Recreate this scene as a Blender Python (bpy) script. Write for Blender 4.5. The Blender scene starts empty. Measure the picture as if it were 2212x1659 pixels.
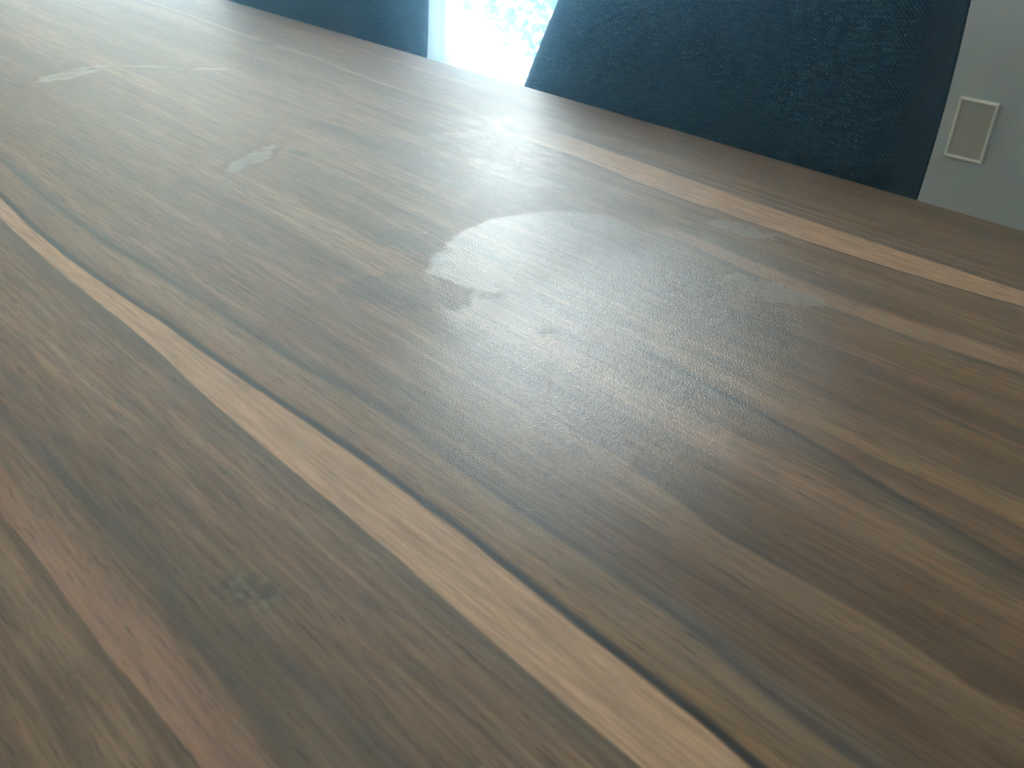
import bpy, bmesh, math, random
from mathutils import Vector, Matrix

random.seed(7)
S = bpy.context.scene
COL = S.collection

# ------------------------------------------------------------------ camera
cam_data = bpy.data.cameras.new('camera')
cam_data.sensor_fit = 'HORIZONTAL'
cam_data.sensor_width = 36.0
cam_data.lens = 2000.0 / 2212.0 * 36.0
cam_data.clip_start = 0.01
cam = bpy.data.objects.new('camera', cam_data)
COL.objects.link(cam)
cr = Vector((0.69347693, 0.71868311, 0.05083627))
cdn = Vector((0.39668242, -0.3219627, -0.85964125))
cf = Vector((-0.60144227, 0.61630723, -0.50836266))
M3 = Matrix((cr, -cdn, -cf)).transposed()
CAM_Z = 0.99
cam.matrix_world = Matrix.Translation((0, 0, CAM_Z)) @ M3.to_4x4()
S.camera = cam
cam_data.dof.use_dof = True
cam_data.dof.focus_distance = 0.62
cam_data.dof.aperture_fstop = 20.0

# ------------------------------------------------------------------ view / world
S.view_settings.view_transform = 'Standard'
S.view_settings.look = 'None'
S.view_settings.gamma = 1.0
S.view_settings.use_curve_mapping = False
S.view_settings.exposure = -0.12
S.cycles.use_denoising = True
S.cycles.max_bounces = 10
S.cycles.diffuse_bounces = 6
S.cycles.glossy_bounces = 5
S.cycles.volume_bounces = 2
S.cycles.transmission_bounces = 8
S.cycles.transparent_max_bounces = 12
S.cycles.sample_clamp_indirect = 40.0

SKY = 12.0
world = bpy.data.worlds.new('overcast_sky')
S.world = world
world.use_nodes = True
bg = world.node_tree.nodes['Background']
bg.inputs['Color'].default_value = (0.80, 0.93, 1.0, 1)
bg.inputs['Strength'].default_value = SKY


def portal(name, loc, rot, sx, sy):
    l = bpy.data.lights.new(name, 'AREA')
    l.shape = 'RECTANGLE'
    l.size, l.size_y = sx, sy
    l.cycles.is_portal = True
    o = bpy.data.objects.new(name, l)
    o.location = loc
    o.rotation_euler = rot
    COL.objects.link(o)


sun_data = bpy.data.lights.new('sun', 'SUN')
sun_data.energy = 120.0
sun_data.angle = math.radians(1.0)
sun_data.color = (1.0, .95, .88)
sun = bpy.data.objects.new('sun', sun_data)
sun.rotation_euler = Vector((-.57, .02, -.82)).to_track_quat('-Z', 'Y').to_euler()
COL.objects.link(sun)

# room limits
XL, XR, YF, YB, ZC = -6.9, 2.2, -2.6, 1.95, 2.75
DX0, DX1, DZ1 = -6.6, -1.30, 2.42          # glass door opening in the back wall
portal('door_portal', ((DX0 + DX1) / 2, YB + 0.16, DZ1 / 2), (math.radians(-90), 0, 0), DX1 - DX0, DZ1)
WX0, WX1, WZ0, WZ1 = -0.8, 0.6, 0.95, 2.05     # unseen window added behind the camera for fill light
portal('fill_window_portal', ((WX0 + WX1) / 2, YF - 0.16, (WZ0 + WZ1) / 2), (math.radians(90), 0, 0), WX1 - WX0, WZ1 - WZ0)


# ------------------------------------------------------------------ node helper
class G:
    def __init__(self, name):
        self.m = bpy.data.materials.new(name)
        self.m.use_nodes = True
        self.t = self.m.node_tree
        self.n = self.t.nodes
        self.bsdf = self.n['Principled BSDF']
        self.out = self.n['Material Output']

    def node(self, t, **kw):
        n = self.n.new(t)
        for k, v in kw.items():
            setattr(n, k, v)
        return n

    def put(self, sock, v):
        if isinstance(v, bpy.types.NodeSocket):
            self.t.links.new(v, sock)
        elif isinstance(v, (tuple, list)) and len(v) == 3 and sock.type == 'RGBA':
            sock.default_value = (*v, 1)
        else:
            sock.default_value = v

    def math(self, op, a, b=None, c=None, clamp=False):
        n = self.node('ShaderNodeMath', operation=op, use_clamp=clamp)
        for i, v in enumerate((a, b, c)):
            if v is not None:
                self.put(n.inputs[i], v)
        return n.outputs[0]

    def add(self, a, b): return self.math('ADD', a, b)
    def sub(self, a, b): return self.math('SUBTRACT', a, b)
    def mul(self, a, b): return self.math('MULTIPLY', a, b)

    def step(self, v, lo, hi, a=0.0, b=1.0):
        n = self.node('ShaderNodeMapRange', interpolation_type='SMOOTHSTEP')
        for i, x in enumerate((v, lo, hi, a, b)):
            self.put(n.inputs[i], x)
        return n.outputs[0]

    def mix(self, f, a, b, mode='MIX'):
        n = self.node('ShaderNodeMix', data_type='RGBA', blend_type=mode)
        self.put(n.inputs[0], f)
        self.put(n.inputs[6], a)
        self.put(n.inputs[7], b)
        return n.outputs[2]

    def xyz(self, x, y, z=0.0):
        n = self.node('ShaderNodeCombineXYZ')
        for i, v in enumerate((x, y, z)):
            self.put(n.inputs[i], v)
        return n.outputs[0]

    def noise(self, vec, scale=1.0, detail=2.0, rough=0.5, color=False):
        n = self.node('ShaderNodeTexNoise')
        self.put(n.inputs['Vector'], vec)
        n.inputs['Scale'].default_value = scale
        n.inputs['Detail'].default_value = detail
        n.inputs['Roughness'].default_value = rough
        return n.outputs['Color' if color else 'Fac']

    def scale(self, vec, s):
        n = self.node('ShaderNodeMapping')
        self.put(n.inputs['Vector'], vec)
        n.inputs['Scale'].default_value = s
        return n.outputs[0]

    def ramp(self, f, stops):
        n = self.node('ShaderNodeValToRGB')
        e = n.color_ramp.elements
        while len(e) > 1:
            e.remove(e[0])
        for i, (p, c) in enumerate(stops):
            x = e[0] if i == 0 else e.new(p)
            x.position = p
            x.color = (*c, 1)
        self.put(n.inputs[0], f)
        return n.outputs[0]

    def curve(self, t, pts):
        n = self.node('ShaderNodeFloatCurve')
        c = n.mapping.curves[0]
        n.mapping.extend = 'HORIZONTAL'
        pts = sorted(pts)
        while len(c.points) < len(pts):
            c.points.new(0.5, 0.5)
        for p, (x, y) in zip(c.points, pts):
            p.location = (x, y)
            p.handle_type = 'AUTO'
        n.mapping.update()
        self.put(n.inputs['Value'], t)
        return n.outputs[0]

    def bump(self, h, strength, dist, normal=None):
        n = self.node('ShaderNodeBump')
        self.put(n.inputs['Height'], h)
        self.put(n.inputs['Strength'], strength)
        self.put(n.inputs['Distance'], dist)
        if normal is not None:
            self.put(n.inputs['Normal'], normal)
        return n.outputs[0]

    def set(self, **kw):
        for k, v in kw.items():
            self.put(self.bsdf.inputs[k.replace('_', ' ')], v)


def plain(name, color, rough=0.5, spec=0.5, noise=0.0, nscale=40.0, bump=0.0, metal=0.0):
    g = G(name)
    co = g.node('ShaderNodeTexCoord').outputs['Object']
    n = g.noise(co, nscale, 4)
    dark = tuple(c * (1 - noise) for c in color)
    light = tuple(min(1, c * (1 + noise)) for c in color)
    g.set(Base_Color=g.mix(n, dark, light), Roughness=rough, Metallic=metal)
    g.bsdf.inputs['Specular IOR Level'].default_value = spec
    if bump:
        g.set(Normal=g.bump(n, 0.5, bump))
    return g.m


# ------------------------------------------------------------------ walnut table top
STREAK = {
 'S1u': [(-0.9, .1915), (-0.71, .1880), (-0.64, .1838), (-0.592, .1828), (-0.541, .1830), (-0.50, .1842), (-0.455, .1868), (-0.404, .1880), (-0.343, .1907), (-0.29, .1930), (-0.256, .1934), (-0.211, .1939), (-0.184, .1929), (-0.143, .1917), (-0.096, .1907), (-0.072, .1886)],
 'S1l': [(-0.9, .176), (-0.66, .1738), (-0.618, .1720), (-0.534, .1704), (-0.434, .1704), (-0.367, .1675), (-0.312, .1661), (-0.272, .1661), (-0.243, .1660), (-0.178, .1645), (-0.132, .1638), (-0.095, .1636)],
 'L2': [(-0.796, .2191), (-0.594, .2107), (-0.54, .2135), (-0.485, .2165), (-0.434, .2179), (-0.368, .2202), (-0.316, .2250), (-0.283, .2265), (-0.242, .2233), (-0.185, .2228), (-0.139, .2235), (-0.112, .2215), (-0.09, .2185), (-0.053, .2164)],
 'L3': [(-0.30, .3730), (-0.257, .3720), (-0.2, .3692), (-0.15, .3635), (-0.1, .3555), (-0.05, .3478)],
 'G1u': [(-0.151, .3842), (-0.132, .3861), (-0.114, .3883), (-0.09, .3923), (-0.066, .3914)],
 'G1l': [(-0.148, .3789), (-0.135, .3766), (-0.105, .378), (-0.085, .3786), (-0.061, .3759)],
 'L4': [(-0.229, .2849), (-0.208, .2846), (-0.186, .2821), (-0.166, .2796), (-0.151, .2757), (-0.116, .2756), (-0.092, .2762), (-0.063, .276), (-0.036, .2732), (-0.025, .276)],
 'S2u': [(-.572, .650), (-.45, .6430), (-.35, .6382), (-.157, .636)],
 'S2l': [(-.53, .609), (-.45, .599), (-.37, .5958), (-.28, .5980), (-.2, .6035), (-.148, .611)],
 'S3u': [(-.351, .5377), (-.27, .531), (-.2, .5305), (-.12, .543)],
 'S3l': [(-.341, .522), (-.27, .5125), (-.2, .5095), (-.114, .519)],
 'S4u': [(-0.357, .0694), (-0.311, .0741), (-0.268, .0771), (-0.23, .0797), (-0.191, .0784), (-0.173, .0763)],
 'S4l': [(-0.337, .0630), (-0.303, .0641), (-0.268, .064), (-0.238, .0638), (-0.213, .0649), (-0.189, .0654), (-0.183, .0653)],
 'L5': [(-0.415, .0892), (-0.39, .0902), (-0.354, .0916), (-0.312, .0932), (-0.285, .0949), (-0.267, .095), (-0.246, .0895), (-0.222, .0889), (-0.203, .0887), (-0.185, .0882), (-0.17, .0854)],
 'L5b': [(-0.215, .1062), (-0.192, .1062), (-0.174, .1083), (-0.154, .1088), (-0.144, .1086)],
 'L6': [(-1.327, .645), (-1.107, .6346), (-0.978, .6366), (-0.89, .6288), (-0.786, .6268)],
 'L7': [(-1.195, .5939), (-1.043, .5762), (-0.9, .5826), (-0.797, .5627), (-0.74, .5568)],
}
MID, DARK, LIGHT = (.165, .103, .061), (.094, .056, .033), (.240, .154, .090)
GREEN, GOLD, PINK = (.100, .074, .050), (.235, .140, .058), (.300, .170, .112)
SAP, LINE = (.43, .268, .165), (.046, .037, .032)


def walnut():
    g = G('walnut_laminate')
    co = g.node('ShaderNodeTexCoord').outputs['Object']
    sp = g.node('ShaderNodeSeparateXYZ')
    g.put(sp.inputs[0], co)
    x, y0 = sp.outputs[0], sp.outputs[1]
    wob = g.noise(g.scale(co, (5, 26, 1)), 1, 3)
    fringe = g.noise(g.scale(co, (45, 800, 1)), 1, 2)
    y = g.add(y0, g.add(g.mul(g.sub(wob, .5), .0017), g.mul(g.sub(fringe, .5), .0016)))
    t = g.math('DIVIDE', g.add(x, 2.0), 2.4)

    def at(key):
        return g.mul(g.curve(t, [((a + 2.0) / 2.4, b / .8) for a, b in STREAK[key]]), .8)

    # base grain: bands, streaks and fibres, all stretched along x
    n1 = g.noise(g.scale(co, (1.3, 30, 1)), 1, 3, .55)
    n2 = g.noise(g.scale(co, (3.5, 120, 1)), 1, 4, .6)
    n3 = g.noise(g.scale(co, (28, 430, 1)), 1, 3, .6)
    pore = g.noise(g.scale(co, (75, 820, 1)), 1, 2, .6)
    tone = g.add(g.add(g.mul(n1, .62), g.mul(n2, .28)), g.mul(n3, .20))
    c = g.ramp(tone, [(.36, DARK), (.47, (.130, .080, .047)), (.58, MID), (.70, LIGHT)])
    hue = g.noise(g.scale(g.xyz(g.add(x, 4.0), y0, 0.), (2.2, 34, 1)), 1, 2)
    hue2 = g.noise(g.scale(g.xyz(g.add(x, 9.0), y0, 3.), (2.0, 28, 1)), 1, 2)
    c = g.mix(g.mul(g.step(hue, .52, .68), .55), c, GREEN)
    c = g.mix(g.mul(g.step(hue2, .55, .70), .45), c, PINK)
    c = g.mix(g.mul(g.mul(g.step(hue, .46, .32), g.step(x, -.45, -.10)), .5), c, GOLD)

    def band(up, lo, su, sl, col, amt=1.0, x0=None, x1=None):
        nonlocal c
        m = g.mul(g.step(g.sub(y, at(lo)), -sl, sl), g.step(g.sub(y, at(up)), su, -su))
        m = g.mul(m, amt)
        if x0 is not None:
            m = g.mul(m, g.step(x, *x0))
        if x1 is not None:
            m = g.mul(m, g.step(x, *x1))
        c = g.mix(m, c, col)

    def line(key, w_up, w_dn, col, amt=1.0, x0=None, x1=None, off=0.0, vary=None):
        nonlocal c
        d = g.sub(y, g.add(at(key), off))
        m = g.mul(g.step(d, w_up, 0.0), g.step(d, -w_dn, 0.0))
        m = g.mul(m, amt)
        if vary is not None:
            m = g.mul(m, g.step(vary, .30, .55, .45, 1.0))
        if x0 is not None:
            m = g.mul(m, g.step(x, *x0))
        if x1 is not None:
            m = g.mul(m, g.step(x, *x1))
        c = g.mix(m, c, col)

    vary = g.noise(g.scale(co, (7, 8, 1)), 1, 2)
    sapn = g.mix(n3, tuple(v * .9 for v in SAP), tuple(min(1, v * 1.1) for v in SAP))
    # green-grey heartwood under the long sapwood strip, then the strip and its dark line
    line('S1l', .001, .016, GREEN, .75)
    band('S1u', 'S1l', .0012, .0007, sapn, .92)
    line('S1u', .0050, .0022, LINE, .95, off=.0010)
    line('S1u', .0038, .0028, (.014, .013, .013), .95, off=.0014)
    line('L2', .004, .030, (.215, .155, .095), .45)
    line('L2', .012, .006, (.080, .074, .068), .75, vary=vary)
    line('L2', .0035, .003, LINE, .55, vary=vary)
    line('L3', .0030, .022, (.105, .088, .066), .75, (-.30, -.22))
    line('L3', .002, .005, LINE, .65, (-.29, -.24))
    line('L4', .0005, .030, (.235, .155, .088), .55, (-.24, -.17))
    line('L4', .030, .0015, (.105, .066, .040), .85, (-.24, -.15))
    line('L4', .010, .003, (.070, .054, .042), .55, (-.26, -.20), (-.10, -.16))
    band('G1u', 'G1l', .006, .0010, (.25, .160, .075), .7, (-.17, -.11))
    line('G1l', .0008, .012, DARK, .6, (-.17, -.12))
    # sapwood strip along the far edge
    line('S2u', .016, .001, (.110, .090, .075), .7, (-.62, -.5))
    band('S2u', 'S2l', .002, .0012, sapn, .85, (-.64, -.52))
    line('S2u', .0045, .003, DARK, .7, (-.50, -.40), off=.0145)
    line('S2u', .0040, .003, DARK, .6, (-.50, -.40), off=.0265)
    line('S2u', .0030, .003, LIGHT, .5, (-.50, -.40), off=.0205)
    line('S2l', .001, .0032, LINE, .8, (-.62, -.5))
    band('S3u', 'S3l', .004, .003, (.33, .205, .130), .75, (-.42, -.33))
    line('S3l', .001, .014, (.115, .085, .062), .6, (-.36, -.28))
    # near left corner
    band('S4u', 'S4l', .010, .0008, PINK, .85, (-.46, -.36))
    line('S4l', .0008, .008, DARK, .7, (-.46, -.36))
    line('L5', .0050, .0050, (.075, .060, .050), .75, vary=vary)
    line('L5b', .006, .0040, (.075, .058, .046), .8, (-.24, -.19), vary=vary)
    # fine lines near the far left
    line('L6', .010, .001, (.34, .235, .165), .6, None, (-.72, -.82))
    line('L6', .0008, .006, (.080, .068, .060), .75, None, (-.72, -.82))
    line('L7', .0008, .007, (.085, .072, .062), .6, None, (-.68, -.76))

    # knots
    def ell(cx, cy, rx, ry, ang=0.0, jag=0.0, js=60.0):
        n = g.node('ShaderNodeMapping', vector_type='TEXTURE')
        if jag:
            nn = g.node('ShaderNodeVectorMath', operation='MULTIPLY_ADD')
            g.put(nn.inputs[0], g.noise(co, js, 3, .6, color=True))
            nn.inputs[1].default_value = (jag, jag, 0)
            nv = g.node('ShaderNodeVectorMath', operation='ADD')
            g.put(nv.inputs[0], co)
            nn.inputs[2].default_value = (-jag / 2, -jag / 2, 0)
            g.put(nv.inputs[1], nn.outputs[0])
            src = nv.outputs[0]
        else:
            src = co
        g.put(n.inputs['Vector'], src)
        n.inputs['Location'].default_value = (cx, cy, 0)
        n.inputs['Rotation'].default_value = (0, 0, ang)
        n.inputs['Scale'].default_value = (rx, ry, 50)
        l = g.node('ShaderNodeVectorMath', operation='LENGTH')
        g.put(l.inputs[0], n.outputs[0])
        return l.outputs['Value']

    kn = g.noise(co, 150, 3, .6)
    e = ell(-.238, .1155, .0155, .0100, .2, .012, 90)
    c = g.mix(g.mul(g.step(e, 1.25, .45), .8), c, g.mix(g.step(kn, .40, .62), (.055, .046, .038), (.135, .110, .072)))
    e = ell(-1.089, .636, .020, .007, 0, .006, 60)
    c = g.mix(g.mul(g.step(e, 1.2, .6), .75), c, (.075, .062, .055))
    e = ell(-.676, .417, .016, .006, .1, .006, 60)
    c = g.mix(g.mul(g.step(e, 1.2, .5), .6), c, (.070, .062, .052))

    # fibres and pores
    sap = g.mul(g.step(g.sub(y, at('S1l')), -.001, .001), g.step(g.sub(y, at('S1u')), .001, -.001))
    c = g.mix(g.mul(g.step(pore, .58, .72, 0, .60), g.sub(1.0, g.mul(sap, .75))), c, (.045, .030, .022))
    c = g.mix(1.0, c, g.ramp(n3, [(.3, (.74, .74, .74)), (.7, (1.20, 1.19, 1.18))]), 'MULTIPLY')

    # ---- surface film: wiped glossy patches, dull smears
    def inside(e, a, b): return g.step(e, b, a)
    clean = g.mul(inside(ell(-.275, .405, .21, .125, 1.9, .03, 16), .35, 1.15), .90)
    clean = g.math('MAXIMUM', clean, g.mul(inside(ell(-.355, .415, .124, .096, 2.34, .012, 50), .94, 1.0), .46))
    clean2 = inside(ell(-.405, .317, .042, .026, .55, .035, 45), .9, 1.0)
    clean2 = g.math('MAXIMUM', clean2, inside(ell(-.462, .372, .030, .016, .35, .035, 50), .85, 1.0))
    smear = inside(ell(-.263, .500, .040, .017, .3, .035, 60), .8, .95)
    smear = g.math('MAXIMUM', smear, inside(ell(-.336, .577, .028, .012, .2, .03, 70), .8, .95))
    smear = g.math('MAXIMUM', smear, inside(ell(-.293, .457, .018, .009, .4, .02, 90), .8, .95))
    smear = g.math('MAXIMUM', smear, inside(ell(-.369, .352, .012, .008, .9, .02, 90), .8, .95))
    smear = g.math('MAXIMUM', smear, inside(ell(-.313, .349, .007, .005, .9, .012, 120), .8, .95))
    hole = g.noise(co, 95, 3, .6)
    smear = g.mul(smear, g.step(hole, .34, .40))
    clean = g.mul(clean, g.sub(1.0, g.mul(clean2, .75)))
    clean = g.mul(clean, g.sub(1.0, g.mul(smear, .6)))
    wipe_n = g.noise(g.scale(co, (45, 90, 1)), 1, 5, .7)
    wipe = g.mul(inside(ell(-.55, .60, .22, .12, .75, .06, 20), .7, 1.1), g.step(wipe_n, .50, .58))
    haze_film = inside(ell(-.50, .55, .30, .15, 2.34, .05, 20), .15, 1.1)
    scuff = inside(ell(-1.045, .378, .016, .060, .41, .030, 40), .6, 1.0)
    scuff = g.math('MAXIMUM', scuff, g.mul(inside(ell(-1.018, .481, .009, .074, -.69, .012, 30), .6, 1.0), .6))
    scuff = g.math('MAXIMUM', scuff, g.mul(inside(ell(-.683, .378, .012, .050, .58, .016, 40), .6, 1.0), .75))
    scuff = g.mul(scuff, g.step(g.noise(g.scale(co, (60, 34, 1)), 1, 4, .7), .30, .55))
    rough = g.add(g.add(.47, g.mul(wipe, -.04)), g.mul(clean2, -.03))
    c = g.mix(g.mul(clean2, .60), c, g.mix(1.0, c, (.42, .40, .38), 'MULTIPLY'))  # dimmer reflection on these wiped patches is painted in as darker colour
    rough = g.add(rough, g.mul(scuff, .12))
    c = g.mix(g.mul(scuff, .50), c, (.62, .64, .65))
    c = g.mix(g.mul(smear, .62), c, (.27, .245, .225))
    peel = g.noise(co, 1000, 2, .5)
    h = g.add(peel, g.mul(n3, .2))
    fine = g.bump(h, g.add(.45, g.mul(clean2, .55)), .00034)
    g.set(Base_Color=c, Roughness=rough, Normal=fine)
    g.bsdf.inputs['IOR'].default_value = 1.42
    # oily film left by wiping: a thin glossy coat, thickest over the middle of the wiped area
    g.set(Coat_Weight=g.math('MAXIMUM', clean, g.add(g.mul(haze_film, .17), g.mul(wipe, .05))), Coat_Roughness=.12, Coat_Normal=g.bump(peel, 1.0, .00050))
    return g.m


# ------------------------------------------------------------------ fabric
def fabric():
    g = G('navy_woven_fabric')
    uv = g.node('ShaderNodeTexCoord').outputs['UV']
    jit = g.noise(uv, 120, 2, .5, color=True)
    ad = g.node('ShaderNodeVectorMath', operation='MULTIPLY_ADD')
    g.put(ad.inputs[0], jit)
    ad.inputs[1].default_value = (.0022, .0022, 0)
    g.put(ad.inputs[2], uv)
    sp = g.node('ShaderNodeSeparateXYZ')
    g.put(sp.inputs[0], ad.outputs[0])
    k = 2 * math.pi / .0046
    su = g.math('SINE', g.mul(sp.outputs[0], k))
    sv = g.math('SINE', g.mul(sp.outputs[1], k))
    w = g.mul(g.add(g.mul(su, sv), 1.0), .5)
    mel = g.noise(g.scale(uv, (60, 420, 1)), 1, 3, .6)
    slub = g.noise(g.scale(uv, (420, 420, 1)), 1, 2, .6)
    c = g.ramp(mel, [(.32, (.003, .012, .021)), (.52, (.006, .027, .041)), (.72, (.026, .064, .074))])
    c = g.mix(g.mul(g.step(slub, .62, .74), .6), c, (.20, .23, .24))
    c = g.mix(1.0, c, g.ramp(w, [(0, (.35, .35, .35)), (.6, (1.25, 1.25, 1.25))]), 'MULTIPLY')
    g.set(Base_Color=c, Roughness=.85, Normal=g.bump(g.add(w, g.mul(slub, .6)), .9, .0011))
    g.bsdf.inputs['Specular IOR Level'].default_value = .25
    g.bsdf.inputs['Sheen Weight'].default_value = .20
    g.bsdf.inputs['Sheen Roughness'].default_value = .4
    g.bsdf.inputs['Sheen Tint'].default_value = (.45, .62, .85, 1)
    return g.m


def glass():
    g = G('window_glass')
    tr = g.node('ShaderNodeBsdfTransparent')
    tr.inputs[0].default_value = (.95, .97, .97, 1)
    gl = g.node('ShaderNodeBsdfGlossy')
    gl.inputs['Roughness'].default_value = .02
    lw = g.node('ShaderNodeLayerWeight')
    fr = g.math('ADD', g.mul(g.math('POWER', lw.outputs['Facing'], 4.0), .45), .02)
    mx = g.node('ShaderNodeMixShader')
    g.t.links.new(fr, mx.inputs[0])
    g.t.links.new(tr.outputs[0], mx.inputs[1])
    g.t.links.new(gl.outputs[0], mx.inputs[2])
    g.t.links.new(mx.outputs[0], g.out.inputs[0])
    return g.m


def sheer(name, ca, cb, clear):
    g = G(name)
    tl = g.node('ShaderNodeBsdfTranslucent')
    co = g.node('ShaderNodeTexCoord').outputs['Object']
    n = g.noise(g.scale(co, (90, 90, 6)), 1, 2)
    g.put(tl.inputs[0], g.mix(n, ca, cb))
    tr = g.node('ShaderNodeBsdfTransparent')
    tr.inputs[0].default_value = (.9, .95, .96, 1)
    df = g.node('ShaderNodeBsdfDiffuse')
    df.inputs[0].default_value = (.75, .78, .78, 1)
    m1 = g.node('ShaderNodeMixShader')
    m1.inputs[0].default_value = .32
    g.t.links.new(tl.outputs[0], m1.inputs[1])
    g.t.links.new(df.outputs[0], m1.inputs[2])
    m2 = g.node('ShaderNodeMixShader')
    m2.inputs[0].default_value = clear
    g.t.links.new(m1.outputs[0], m2.inputs[1])
    g.t.links.new(tr.outputs[0], m2.inputs[2])
    g.t.links.new(m2.outputs[0], g.out.inputs[0])
    return g.m


M = {
    'walnut': walnut(),
    'fabric': fabric(),
    'glass': glass(),
    'sheer': sheer('sheer_curtain_voile', (.52, .56, .57), (.64, .68, .69), .12),
    'wall': plain('painted_wall', (.40, .435, .46), .9, .3, .03, 90, .0004),
    'ceiling': plain('painted_ceiling', (.72, .72, .70), .9, .3, .02, 60),
    'floor': plain('oak_floor', (.24, .17, .11), .45, .5, .25, 9),
    'trim': plain('white_trim', (.70, .71, .70), .5, .4, .02, 30),
    'alu': plain('white_aluminium_frame', (.72, .74, .75), .4, .5, .02, 30),
    'plate': plain('beige_plastic', (.36, .345, .305), .5, .4, .02, 60),
    'rim': plain('pale_plastic', (.80, .82, .79), .45, .4, .02, 60),
    'black_wood': plain('black_stained_wood', (.020, .018, .016), .45, .5, .3, 30),
    'cord': plain('navy_piping', (.006, .014, .020), .8, .2, .3, 300),
    'edge': plain('walnut_edge_band', (.19, .125, .085), .45, .5, .2, 14),
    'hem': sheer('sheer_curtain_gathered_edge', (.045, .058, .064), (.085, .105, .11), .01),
    'leaf': plain('shrub_leaf', (.035, .058, .052), .5, .5, .35, 14),
    'twig': plain('shrub_twig', (.09, .065, .045), .8, .3, .3, 30),
    'paving': plain('pale_paving', (.62, .63, .62), .85, .3, .08, 12),
    'render': plain('white_garden_wall', (.70, .73, .74), .85, .3, .05, 8),
    'rod': plain('brushed_rod', (.55, .55, .55), .35, .5, .05, 80, 0, 1.0),
}


# ------------------------------------------------------------------ mesh helpers
def link(name, bm, mat, parent=None, smooth=False):
    me = bpy.data.meshes.new(name)
    bmesh.ops.recalc_face_normals(bm, faces=bm.faces[:])
    bm.to_mesh(me)
    bm.free()
    if smooth:
        for p in me.polygons:
            p.use_smooth = True
    if mat:
        me.materials.append(mat)
    o = bpy.data.objects.new(name, me)
    COL.objects.link(o)
    if parent:
        o.parent = parent
    return o


def box(bm, x0, x1, y0, y1, z0, z1, bev=0.0, seg=2):
    r = bmesh.ops.create_cube(bm, size=1.0)
    vs = r['verts']
    for v in vs:
        v.co = Vector((x0 + (v.co.x + .5) * (x1 - x0), y0 + (v.co.y + .5) * (y1 - y0), z0 + (v.co.z + .5) * (z1 - z0)))
    if bev:
        es = list({e for v in vs for e in v.link_edges})
        bmesh.ops.bevel(bm, geom=es, offset=bev, segments=seg, profile=.5, affect='EDGES')


def tube(bm, pts, r, n=8, closed=False):
    rings = []
    for i, p in enumerate(pts):
        p = Vector(p)
        a = Vector(pts[i - 1]) if i else p
        b = Vector(pts[i + 1]) if i < len(pts) - 1 else p
        d = (b - a).normalized()
        up = Vector((0, 0, 1)) if abs(d.z) < .9 else Vector((1, 0, 0))
        s = d.cross(up).normalized()
        u = s.cross(d)
        rr = r[i] if isinstance(r, (list, tuple)) else r
        rings.append([bm.verts.new(p + (s * math.cos(2 * math.pi * k / n) + u * math.sin(2 * math.pi * k / n)) * rr) for k in range(n)])
    for A, B in zip(rings, rings[1:]):
        for k in range(n):
            bm.faces.new((A[k], A[(k + 1) % n], B[(k + 1) % n], B[k]))
    bm.faces.new(rings[0][::-1])
    bm.faces.new(rings[-1])


def tag(o, label=None, cat=None, group=None, kind=None):
    for k, v in (('label', label), ('category', cat), ('group', group), ('kind', kind)):
        if v:
            o[k] = v
    return o


def empty(name, loc, rz=0.0):
    o = bpy.data.objects.new(name, None)
    o.location = loc
    o.rotation_euler = (0, 0, rz)
    o.empty_display_size = .1
    COL.objects.link(o)
    return o


def struct(name, boxes, mat, parent=None, bev=0.0):
    bm = bmesh.new()
    for b in boxes:
        box(bm, *b, bev)
    o = link(name, bm, mat, parent)
    if parent is None:
        o['kind'] = 'structure'
    return o


# ------------------------------------------------------------------ added scattering volume imitating lens glare around the bright door
GLOW_DENSITY = .165


def glow_volume():
    m = bpy.data.materials.new('lens_glow_volume')
    m.use_nodes = True
    t = m.node_tree
    t.nodes.remove(t.nodes['Principled BSDF'])
    v = t.nodes.new('ShaderNodeVolumeScatter')
    v.inputs['Color'].default_value = (.28, .62, 1.0, 1)
    v.inputs['Density'].default_value = GLOW_DENSITY
    v.inputs['Anisotropy'].default_value = .96
    t.links.new(v.outputs[0], t.nodes['Material Output'].inputs['Volume'])
    bm = bmesh.new()
    box(bm, XL + .02, XR - .02, YF + .02, YB - .02, .01, ZC - .02)
    o = link('lens_glow_volume', bm, m)  # added volume, spreads a blue lens-like glow from the door
    o['kind'] = 'structure'


glow_volume()

# ------------------------------------------------------------------ room shell
T = .15
struct('floor', [(XL - T, XR + T, YF - T, YB + T, -.12, 0)], M['floor'])
struct('ceiling', [(XL - T, XR + T, YF - T, YB + T, ZC, ZC + .12)], M['ceiling'])
struct('wall_left', [(XL - T, XL, YF, YB, 0, ZC)], M['wall'])
struct('wall_right', [(XR, XR + T, YF, YB, 0, ZC)], M['wall'])
struct('wall_back', [(XL - T, DX0, YB, YB + T, 0, ZC), (DX1, XR + T, YB, YB + T, 0, ZC), (DX0, DX1, YB, YB + T, DZ1, ZC)], M['wall'])
struct('wall_front', [(XL - T, WX0, YF - T, YF, 0, ZC), (WX1, XR + T, YF - T, YF, 0, ZC),
                      (WX0, WX1, YF - T, YF, 0, WZ0), (WX0, WX1, YF - T, YF, WZ1, ZC)], M['wall'])
struct('baseboard_back', [(DX1 + .05, XR, YB - .014, YB, 0, .09)], M['trim'], bev=.003)
struct('baseboard_right', [(XR - .014, XR, YF, YB - .014, 0, .09)], M['trim'], bev=.003)
struct('baseboard_front', [(XL, XR - .014, YF, YF + .014, 0, .09)], M['trim'], bev=.003)


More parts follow.
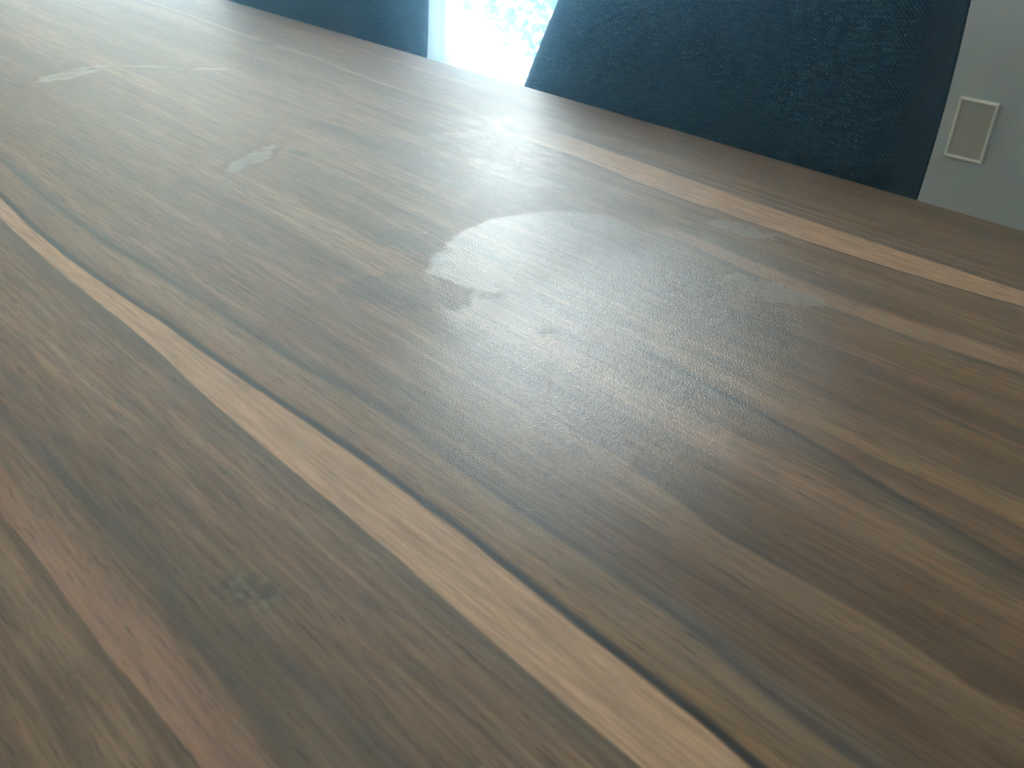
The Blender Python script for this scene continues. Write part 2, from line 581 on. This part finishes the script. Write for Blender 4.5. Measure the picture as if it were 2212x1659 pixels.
def glazed(name, x0, x1, z0, z1, y, n, label_side):
    f = .05
    boxes = [(x0, x0 + f, y - .05, y + .05, z0, z1), (x1 - f, x1, y - .05, y + .05, z0, z1),
             (x0 + f, x1 - f, y - .05, y + .05, z1 - f, z1), (x0 + f, x1 - f, y - .05, y + .05, z0, z0 + .03)]
    root = struct(name, boxes, M['alu'], bev=.004)
    w = (x1 - x0 - 2 * f) / n
    for i in range(n):
        a = x0 + f + i * w
        yy = y + (.018 if i % 2 else -.018)
        s = .045
        bm = bmesh.new()
        zb, zt = z0 + .03, z1 - f
        for b in ((a, a + s, yy - .016, yy + .016, zb, zt), (a + w - s, a + w, yy - .016, yy + .016, zb, zt),
                  (a + s, a + w - s, yy - .016, yy + .016, zb, zb + .07), (a + s, a + w - s, yy - .016, yy + .016, zt - s, zt)):
            box(bm, *b, .003)
        sash = link('sash', bm, M['alu'], root)
        bm = bmesh.new()
        box(bm, a + s, a + w - s, yy - .003, yy + .003, zb + .07, zt - s)
        link('pane', bm, M['glass'], sash)
    return root


glazed('window_1', DX0, DX1, .0, DZ1, YB + .08, 4, '')
glazed('fill_window', WX0, WX1, WZ0, WZ1, YF - .08, 2, '')  # added out of view to raise the ambient light

# ------------------------------------------------------------------ outdoors
o = struct('ground', [(-16, 8, YB + .16, 16, -.10, -.03)], M['paving'])
o = struct('garden_wall', [(-16, 8, 8.0, 8.15, -.03, 1.7)], M['render'])
del o['kind']
tag(o, 'pale rendered garden wall far beyond the glass door', 'wall')


def shrub(x, y, h, r, n, label):
    root = empty('shrub', (x, y, -.03))
    tag(root, label, 'shrub')
    bm = bmesh.new()
    rnd = random.Random(int(x * 100) + 5)
    for k in range(7):
        a = rnd.uniform(0, 6.28)
        q = rnd.uniform(.3, .8) * r
        tube(bm, [(0, 0, 0), (q * .4 * math.cos(a), q * .4 * math.sin(a), h * .4), (q * math.cos(a), q * math.sin(a), h * .85)], [.012, .008, .004], 6)
    link('stem', bm, M['twig'], root)
    bm = bmesh.new()
    for k in range(n):
        th, ph = rnd.uniform(0, 6.28), math.acos(rnd.uniform(-1, 1))
        q = r * rnd.uniform(.45, 1.0)
        p = Vector((q * math.sin(ph) * math.cos(th), q * math.sin(ph) * math.sin(th), h * .55 + h * .45 * math.cos(ph) * rnd.uniform(.5, 1)))
        d = Vector((rnd.gauss(0, 1), rnd.gauss(0, 1), rnd.gauss(.2, .8))).normalized()
        s = d.cross(Vector((rnd.gauss(0, 1), rnd.gauss(0, 1), rnd.gauss(0, 1)))).normalized()
        u = d.cross(s) * .006
        L, W = rnd.uniform(.06, .10), rnd.uniform(.018, .028)
        v = [bm.verts.new(q_) for q_ in (p, p + d * L * .35 + s * W + u, p + d * L, p + d * L * .35 - s * W + u, p + d * L * .45 - u)]
        bm.faces.new((v[0], v[1], v[4]))
        bm.faces.new((v[1], v[2], v[4]))
        bm.faces.new((v[2], v[3], v[4]))
        bm.faces.new((v[3], v[0], v[4]))
    f = link('foliage', bm, M['leaf'], root)
    f['kind'] = 'stuff'
    return root


shrub(-3.20, 3.5, .75, .56, 1700, 'leafy shrub on the pale paving outside the glass door')

# ------------------------------------------------------------------ curtain on the left part of the door
def curtain():
    z0, z1, nz = .02, 2.50, 12

    def cloth(x0, x1, amp, period):
        bm = bmesh.new()
        cols = []
        n = int((x1 - x0) / .006)
        for i in range(n + 1):
            x = x0 + (x1 - x0) * i / n
            y = 1.845 + amp * math.sin((x - x1) * 2 * math.pi / period) + .006 * math.sin((x - x1) * 17)
            col = []
            for k in range(nz + 1):
                q = 1 - k / nz
                col.append(bm.verts.new((x + .004 * q * math.sin((x - x1) * 40), y + .010 * q * math.sin((x - x1) * 23), z0 + (z1 - z0) * k / nz)))
            cols.append(col)
        for A, B in zip(cols, cols[1:]):
            for k in range(nz):
                bm.faces.new((A[k], B[k], B[k + 1], A[k + 1]))
        return bm

    o = link('sheer_curtain', cloth(-6.65, -2.33, .012, .13), M['sheer'], None, True)
    tag(o, 'white sheer curtain drawn over the left of the bright glass door', 'curtain')
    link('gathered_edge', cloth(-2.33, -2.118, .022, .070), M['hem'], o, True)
    bm = bmesh.new()
    tube(bm, [(-6.75, 1.845, 2.53), (-1.10, 1.845, 2.53)], .012, 12)
    r = link('curtain_rod', bm, M['rod'], None, True)
    tag(r, 'slim metal curtain rod above the bright glass door', 'curtain rod')
    for x in (-6.7, -4.0, -1.2):
        bm = bmesh.new()
        box(bm, x - .012, x + .012, 1.84, YB, 2.515, 2.54, .003)
        link('bracket', bm, M['rod'], r)


curtain()

# ------------------------------------------------------------------ wall plate
pl = empty('wall_plate', (-.6715, YB, .536))
tag(pl, 'beige blank wall plate with a pale raised rim on the grey wall', 'wall plate')
bm = bmesh.new()
hw, hh = .0380, .0588
ring = []
prof = [(0.0, 0.0), (0.0, .006), (.0015, .0085), (.004, .0085), (.0055, .005)]
for ins, d in prof:
    ring.append([bm.verts.new((sx * (hw - ins), -d, sz * (hh - ins))) for sx, sz in ((-1, -1), (1, -1), (1, 1), (-1, 1))])
for A, B in zip(ring, ring[1:]):
    for k in range(4):
        bm.faces.new((A[k], A[(k + 1) % 4], B[(k + 1) % 4], B[k]))
link('rim', bm, M['rim'], pl)
bm = bmesh.new()
box(bm, -hw + .0054, hw - .0054, -.0052, 0, -hh + .0054, hh - .0054, .0004)
link('cover', bm, M['plate'], pl)
bm = bmesh.new()
tube(bm, [(0, -.0050, hh - .013), (0, -.0062, hh - .013)], .0032, 14)
link('screw_cap', bm, M['plate'], pl)

# ------------------------------------------------------------------ table
TX0, TX1, TY0, TY1, TZ = -1.95, .34, -.16, .758, .75
tb = empty('dining_table', (0, 0, 0))
tag(tb, 'walnut grained dining table with wiped smears on its top', 'table')
bm = bmesh.new()
box(bm, TX0, TX1, TY0, TY1, TZ - .028, TZ, .0016, 3)
link('tabletop', bm, M['walnut'], tb)
bm = bmesh.new()
for b in ((TX0 + .10, TX1 - .10, TY0 + .08, TY0 + .10, TZ - .09, TZ - .028), (TX0 + .10, TX1 - .10, TY1 - .14, TY1 - .12, TZ - .09, TZ - .028),
          (TX0 + .10, TX0 + .12, TY0 + .10, TY1 - .14, TZ - .09, TZ - .028), (TX1 - .12, TX1 - .10, TY0 + .10, TY1 - .14, TZ - .09, TZ - .028)):
    box(bm, *b, .002)
link('apron', bm, M['edge'], tb)
for lx in (TX0 + .11, TX1 - .11):
    for ly in (TY0 + .10, TY1 - .13):
        bm = bmesh.new()
        box(bm, lx - .03, lx + .03, ly - .03, ly + .03, 0, TZ - .028, .004)
        for v in bm.verts:
            if v.co.z < .3:
                v.co.x = lx + (v.co.x - lx) * .7
                v.co.y = ly + (v.co.y - ly) * .7
        link('leg', bm, M['edge'], tb)


# ------------------------------------------------------------------ chairs
def chair(x, y, yaw, hl, hr, tl, tr, recline, label, thick=.11):
    """origin on the floor below the middle of the backrest front face at z=.72; local +Y points away from the table"""
    root = empty('dining_chair', (x, y, 0), yaw)
    tag(root, label, 'chair', 'upholstered chairs along the far side of the table')
    ZB, ZT = .40, .918
    R = .034

    w0 = (hl + hr) / 2

    def frame(z):
        d = z - .72
        bow = .30 * (z - .80) ** 2
        l, r = -hl + tl * d + bow, hr - tr * d - bow
        return (r - l) / 2, recline * d, (l + r) / 2

    def loop(z, shrink, n_c=7):
        hw, yo, xo = frame(z)
        hw -= shrink
        t0, t1 = shrink, thick - shrink
        r = max(.004, min(R, (t1 - t0) * .49))
        pts = []
        nf = 22
        for k in range(nf + 1):                                   # front face, left to right
            pts.append((-hw + r + (2 * hw - 2 * r) * k / nf, t0))
        for k in range(1, n_c + 1):
            a = -math.pi / 2 + math.pi / 2 * k / n_c
            pts.append((hw - r + r * math.cos(a), t0 + r + r * math.sin(a)))
        rb = .012
        pts.append((hw, (t0 + t1) / 2))
        for k in range(0, n_c + 1):
            a = math.pi / 2 * k / n_c
            pts.append((hw - rb + rb * math.cos(a), t1 - rb + rb * math.sin(a)))
        for k in range(1, nf):
            pts.append((hw - rb - (2 * hw - 2 * rb) * k / nf, t1))
        for k in range(0, n_c + 1):
            a = math.pi / 2 + math.pi / 2 * k / n_c
            pts.append((-hw + rb + rb * math.cos(a), t1 - rb + rb * math.sin(a)))
        pts.append((-hw, (t0 + t1) / 2))
        for k in range(0, n_c):
            a = math.pi + math.pi / 2 * k / n_c
            pts.append((-hw + r + r * math.cos(a), t0 + r + r * math.sin(a)))
        out = []
        for px, py in pts:
            belly = -.012 * (1 - (px / hw) ** 2) * max(0, 1 - py / thick) - .012 * (px / hw) ** 2
            out.append(Vector((px + xo, py + belly + .012 + yo, z)))
        return out

    rows = []
    nz = 34
    for k in range(nz + 1):
        z = ZB + (ZT - .03 - ZB) * k / nz
        rows.append((z, 0.0))
    for k in range(1, 7):
        a = math.pi / 2 * k / 6
        rows.append((ZT - .03 + .03 * math.sin(a), .03 * (1 - math.cos(a))))
    bm = bmesh.new()
    uvl = bm.loops.layers.uv.new('UVMap')
    grid = [[bm.verts.new(p) for p in loop(z, s)] for z, s in rows]
    n = len(grid[0])
    arc = [0.0]
    base = loop(.72, 0)
    for k in range(n):
        arc.append(arc[-1] + (base[(k + 1) % n] - base[k]).length)
    vv = [0.0]
    for a, b in zip(grid, grid[1:]):
        vv.append(vv[-1] + (b[10].co - a[10].co).length)
    for i in range(len(grid) - 1):
        for k in range(n):
            f = bm.faces.new((grid[i][k], grid[i][(k + 1) % n], grid[i + 1][(k + 1) % n], grid[i + 1][k]))
            for lp, (uu, w_) in zip(f.loops, ((arc[k], vv[i]), (arc[k + 1], vv[i]), (arc[k + 1], vv[i + 1]), (arc[k], vv[i + 1]))):
                lp[uvl].uv = (uu, w_)
    bm.faces.new(grid[-1])
    bm.faces.new(grid[0][::-1])
    back = link('backrest', bm, M['fabric'], root, True)
    # welt cord along the rear edge of both sides and over the top
    bm = bmesh.new()
    pts = []
    for z, s in rows[:-2]:
        hw, yo, xo = frame(z)
        pts.append((hw - s + xo - .002, thick - .005 + yo, z))
    for z, s in rows[:-2][::-1]:
        hw, yo, xo = frame(z)
        pts.append((-hw + s + xo + .002, thick - .005 + yo, z))
    tube(bm, pts, .0026, 8)
    link('piping', bm, M['cord'], back, True)
    # seat cushion
    bm = bmesh.new()
    uvl = bm.loops.layers.uv.new('UVMap')
    box(bm, -w0 + .01, w0 - .01, -.47, .06, .385, .475, .03, 4)
    for f in bm.faces:
        for lp in f.loops:
            lp[uvl].uv = (lp.vert.co.x, lp.vert.co.y + lp.vert.co.z)
    link('seat', bm, M['fabric'], root, True)
    for sx in (-1, 1):
        for (y0, dy) in ((-.41, -.02), (.02, .07)):
            bm = bmesh.new()
            xx = sx * (w0 - .05)
            tube(bm, [(xx, y0 + dy, 0), (xx, y0, .39)], [.013, .021], 10)
            link('leg', bm, M['black_wood'], root, True)
    return root


chair(-.604, .845, 0.0, .252, .2465, .28, .108, .22, 'navy woven upholstered chair nearest the wall plate, sharp weave on its rounded side')
chair(-1.397, .845, 0.0, .247, .247, .19, .19, .16, 'navy upholstered chair left of the bright glass door gap, cut by the photo top')
